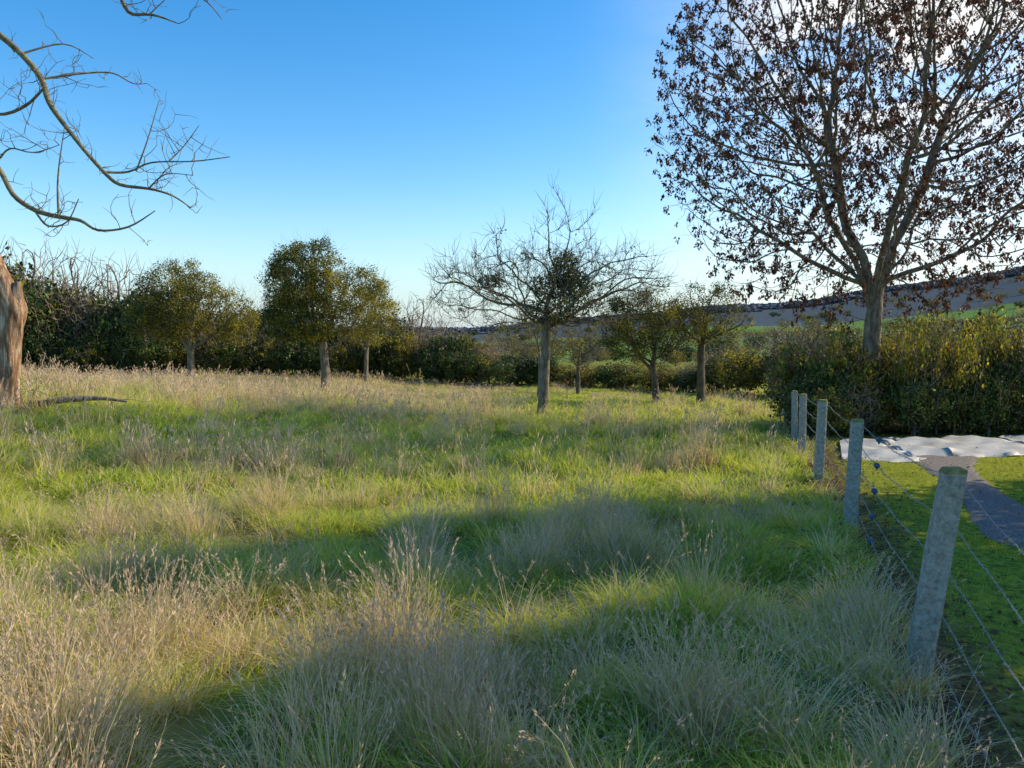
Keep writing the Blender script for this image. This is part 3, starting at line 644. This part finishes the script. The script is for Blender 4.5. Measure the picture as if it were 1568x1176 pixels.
def post(k,x,y,h,lx,ly):
    z=float(ground(x,y))-.06; bm=bmesh.new(); wd=.068; lev=np.concatenate([np.linspace(0,h-.07,9),[h-.03,h-.01,h]]); rings=[]
    for q,t in enumerate(lev):
        f=1.0-.10*t/h; 
        if q==len(lev)-3: f*=1.03
        if q==len(lev)-2: f*=.93
        if q==len(lev)-1: f*=.70
        ring=[]
        for a_,b_ in ((-1,-.72),(-.72,-1),(.72,-1),(1,-.72),(1,.72),(.72,1),(-.72,1),(-1,.72)):
            j=.003*rng.normal(); ring.append(bm.verts.new((a_*wd*f+lx*t/h+j,b_*wd*f*.95+ly*t/h+j,t+.4*j)))
        rings.append(ring)
    for a_,b_ in zip(rings[:-1],rings[1:]):
        for i in range(8): 
            f_=bm.faces.new((a_[i],a_[(i+1)%8],b_[(i+1)%8],b_[i])); f_.material_index=1 if (a_ is rings[-2] or a_ is rings[-3]) else 0
    t_=bm.faces.new(rings[-1]); t_.material_index=1
    me=bpy.data.meshes.new('post_%d'%k); bm.to_mesh(me); bm.free(); me.materials.append(M_conc); me.materials.append(M_lich)
    ob=bpy.data.objects.new('post_%d'%k,me); ob.location=(x,y,z); ob.rotation_euler=(0,0,-.3); sc.collection.objects.link(ob); ob.parent=fe
    return np.array([x,y,z]),np.array([lx,ly,h])
PB=[post(k,*p_) for k,p_ in enumerate(posts)]
A=Acc(); TB=Acc()
for f in (.93,.74,.55,.36,.18):
    for (b0,l0),(b1,l1) in zip(PB[:-1],PB[1:]):
        a_=b0+l0*f+np.array([.07,-.02,0]); c_=b1+l1*f+np.array([.07,-.02,0]); t=np.linspace(0,1,40)[:,None]
        P=a_+(c_-a_)*t; P[:,2]-=(.05*np.sin(np.pi*t)+.006*np.sin(t*23+f*9))[:,0]
        for ph in (0,math.pi):
            tt=np.linspace(0,1,160)[:,None]; PP=np.stack([np.interp(tt[:,0],t[:,0],P[:,i]) for i in range(3)],1)
            PP[:,2]+=.003*np.sin(tt[:,0]*150+ph); PP[:,0]+=.003*np.cos(tt[:,0]*150+ph)
            V,Q=tubes(PP,np.full(160,.0017),3); A.add(V,Q,0)
        nb=int(np.linalg.norm(c_-a_)/.11)
        tb=(np.arange(nb)+.5)/nb; C=np.stack([np.interp(tb,t[:,0],P[:,i]) for i in range(3)],1)
        for s_ in range(2):
            d=nrm(rng.normal(size=(nb,3)))*.016; V,Q=tubes(np.stack([C-d,C+d],1),np.full((nb,2),.0016),3); A.add(V,Q,0)
wi=A.obj('wires',[M_wire],parent=fe)
for f in (.93,.74,.55,.36,.18):
    (b0,l0),(b1,l1)=PB[1],PB[2]; a_=b1+l1*f; c_=b0+l0*f; p_=a_+(c_-a_)*.26+np.array([.07,-.02,-.035]); d=nrm(c_-a_)
    V,Q=tubes(np.array([p_-d*.055,p_-d*.035,p_-d*.03,p_+d*.03,p_+d*.035,p_+d*.055]),np.array([.006,.008,.026,.026,.008,.006]),8); TB.add(V,Q,0)
    V,Q=tubes(np.array([p_-[0,0,.04],p_+[0,0,.025]]),np.array([.008,.008]),6); TB.add(V,Q,0)
TB.obj('wire_tensioners',[M_blue],parent=fe)

for x,y,h in ((2.0,27.5,.7),(8.0,25.0,.5)):
    z=float(ground(x,y)); A=Acc(); V,Q=tubes(np.array([(x,y,z-.1),(x,y,z+h)]),[.02,.02],6); A.add(V,Q,0)
    V,Q=tubes(np.array([(x,y,z+h-.08),(x,y,z+h-.07),(x,y,z+h+.02),(x,y,z+h+.03)]),[.02,.05,.05,.01],8); A.add(V,Q,1); A.obj('marker_stake',[M_bark,M_red])
bpy.ops.mesh.primitive_ico_sphere_add(subdivisions=3,radius=.07,location=(1.2,3.95,.22)); st=bpy.context.object; st.name='pale_stone'
for v in st.data.vertices: v.co*=1+.35*noise.noise(v.co*14); v.co.z*=.6
st.data.materials.append(M_sheet)
st.location.z=float(ground(1.2,3.95))+.04
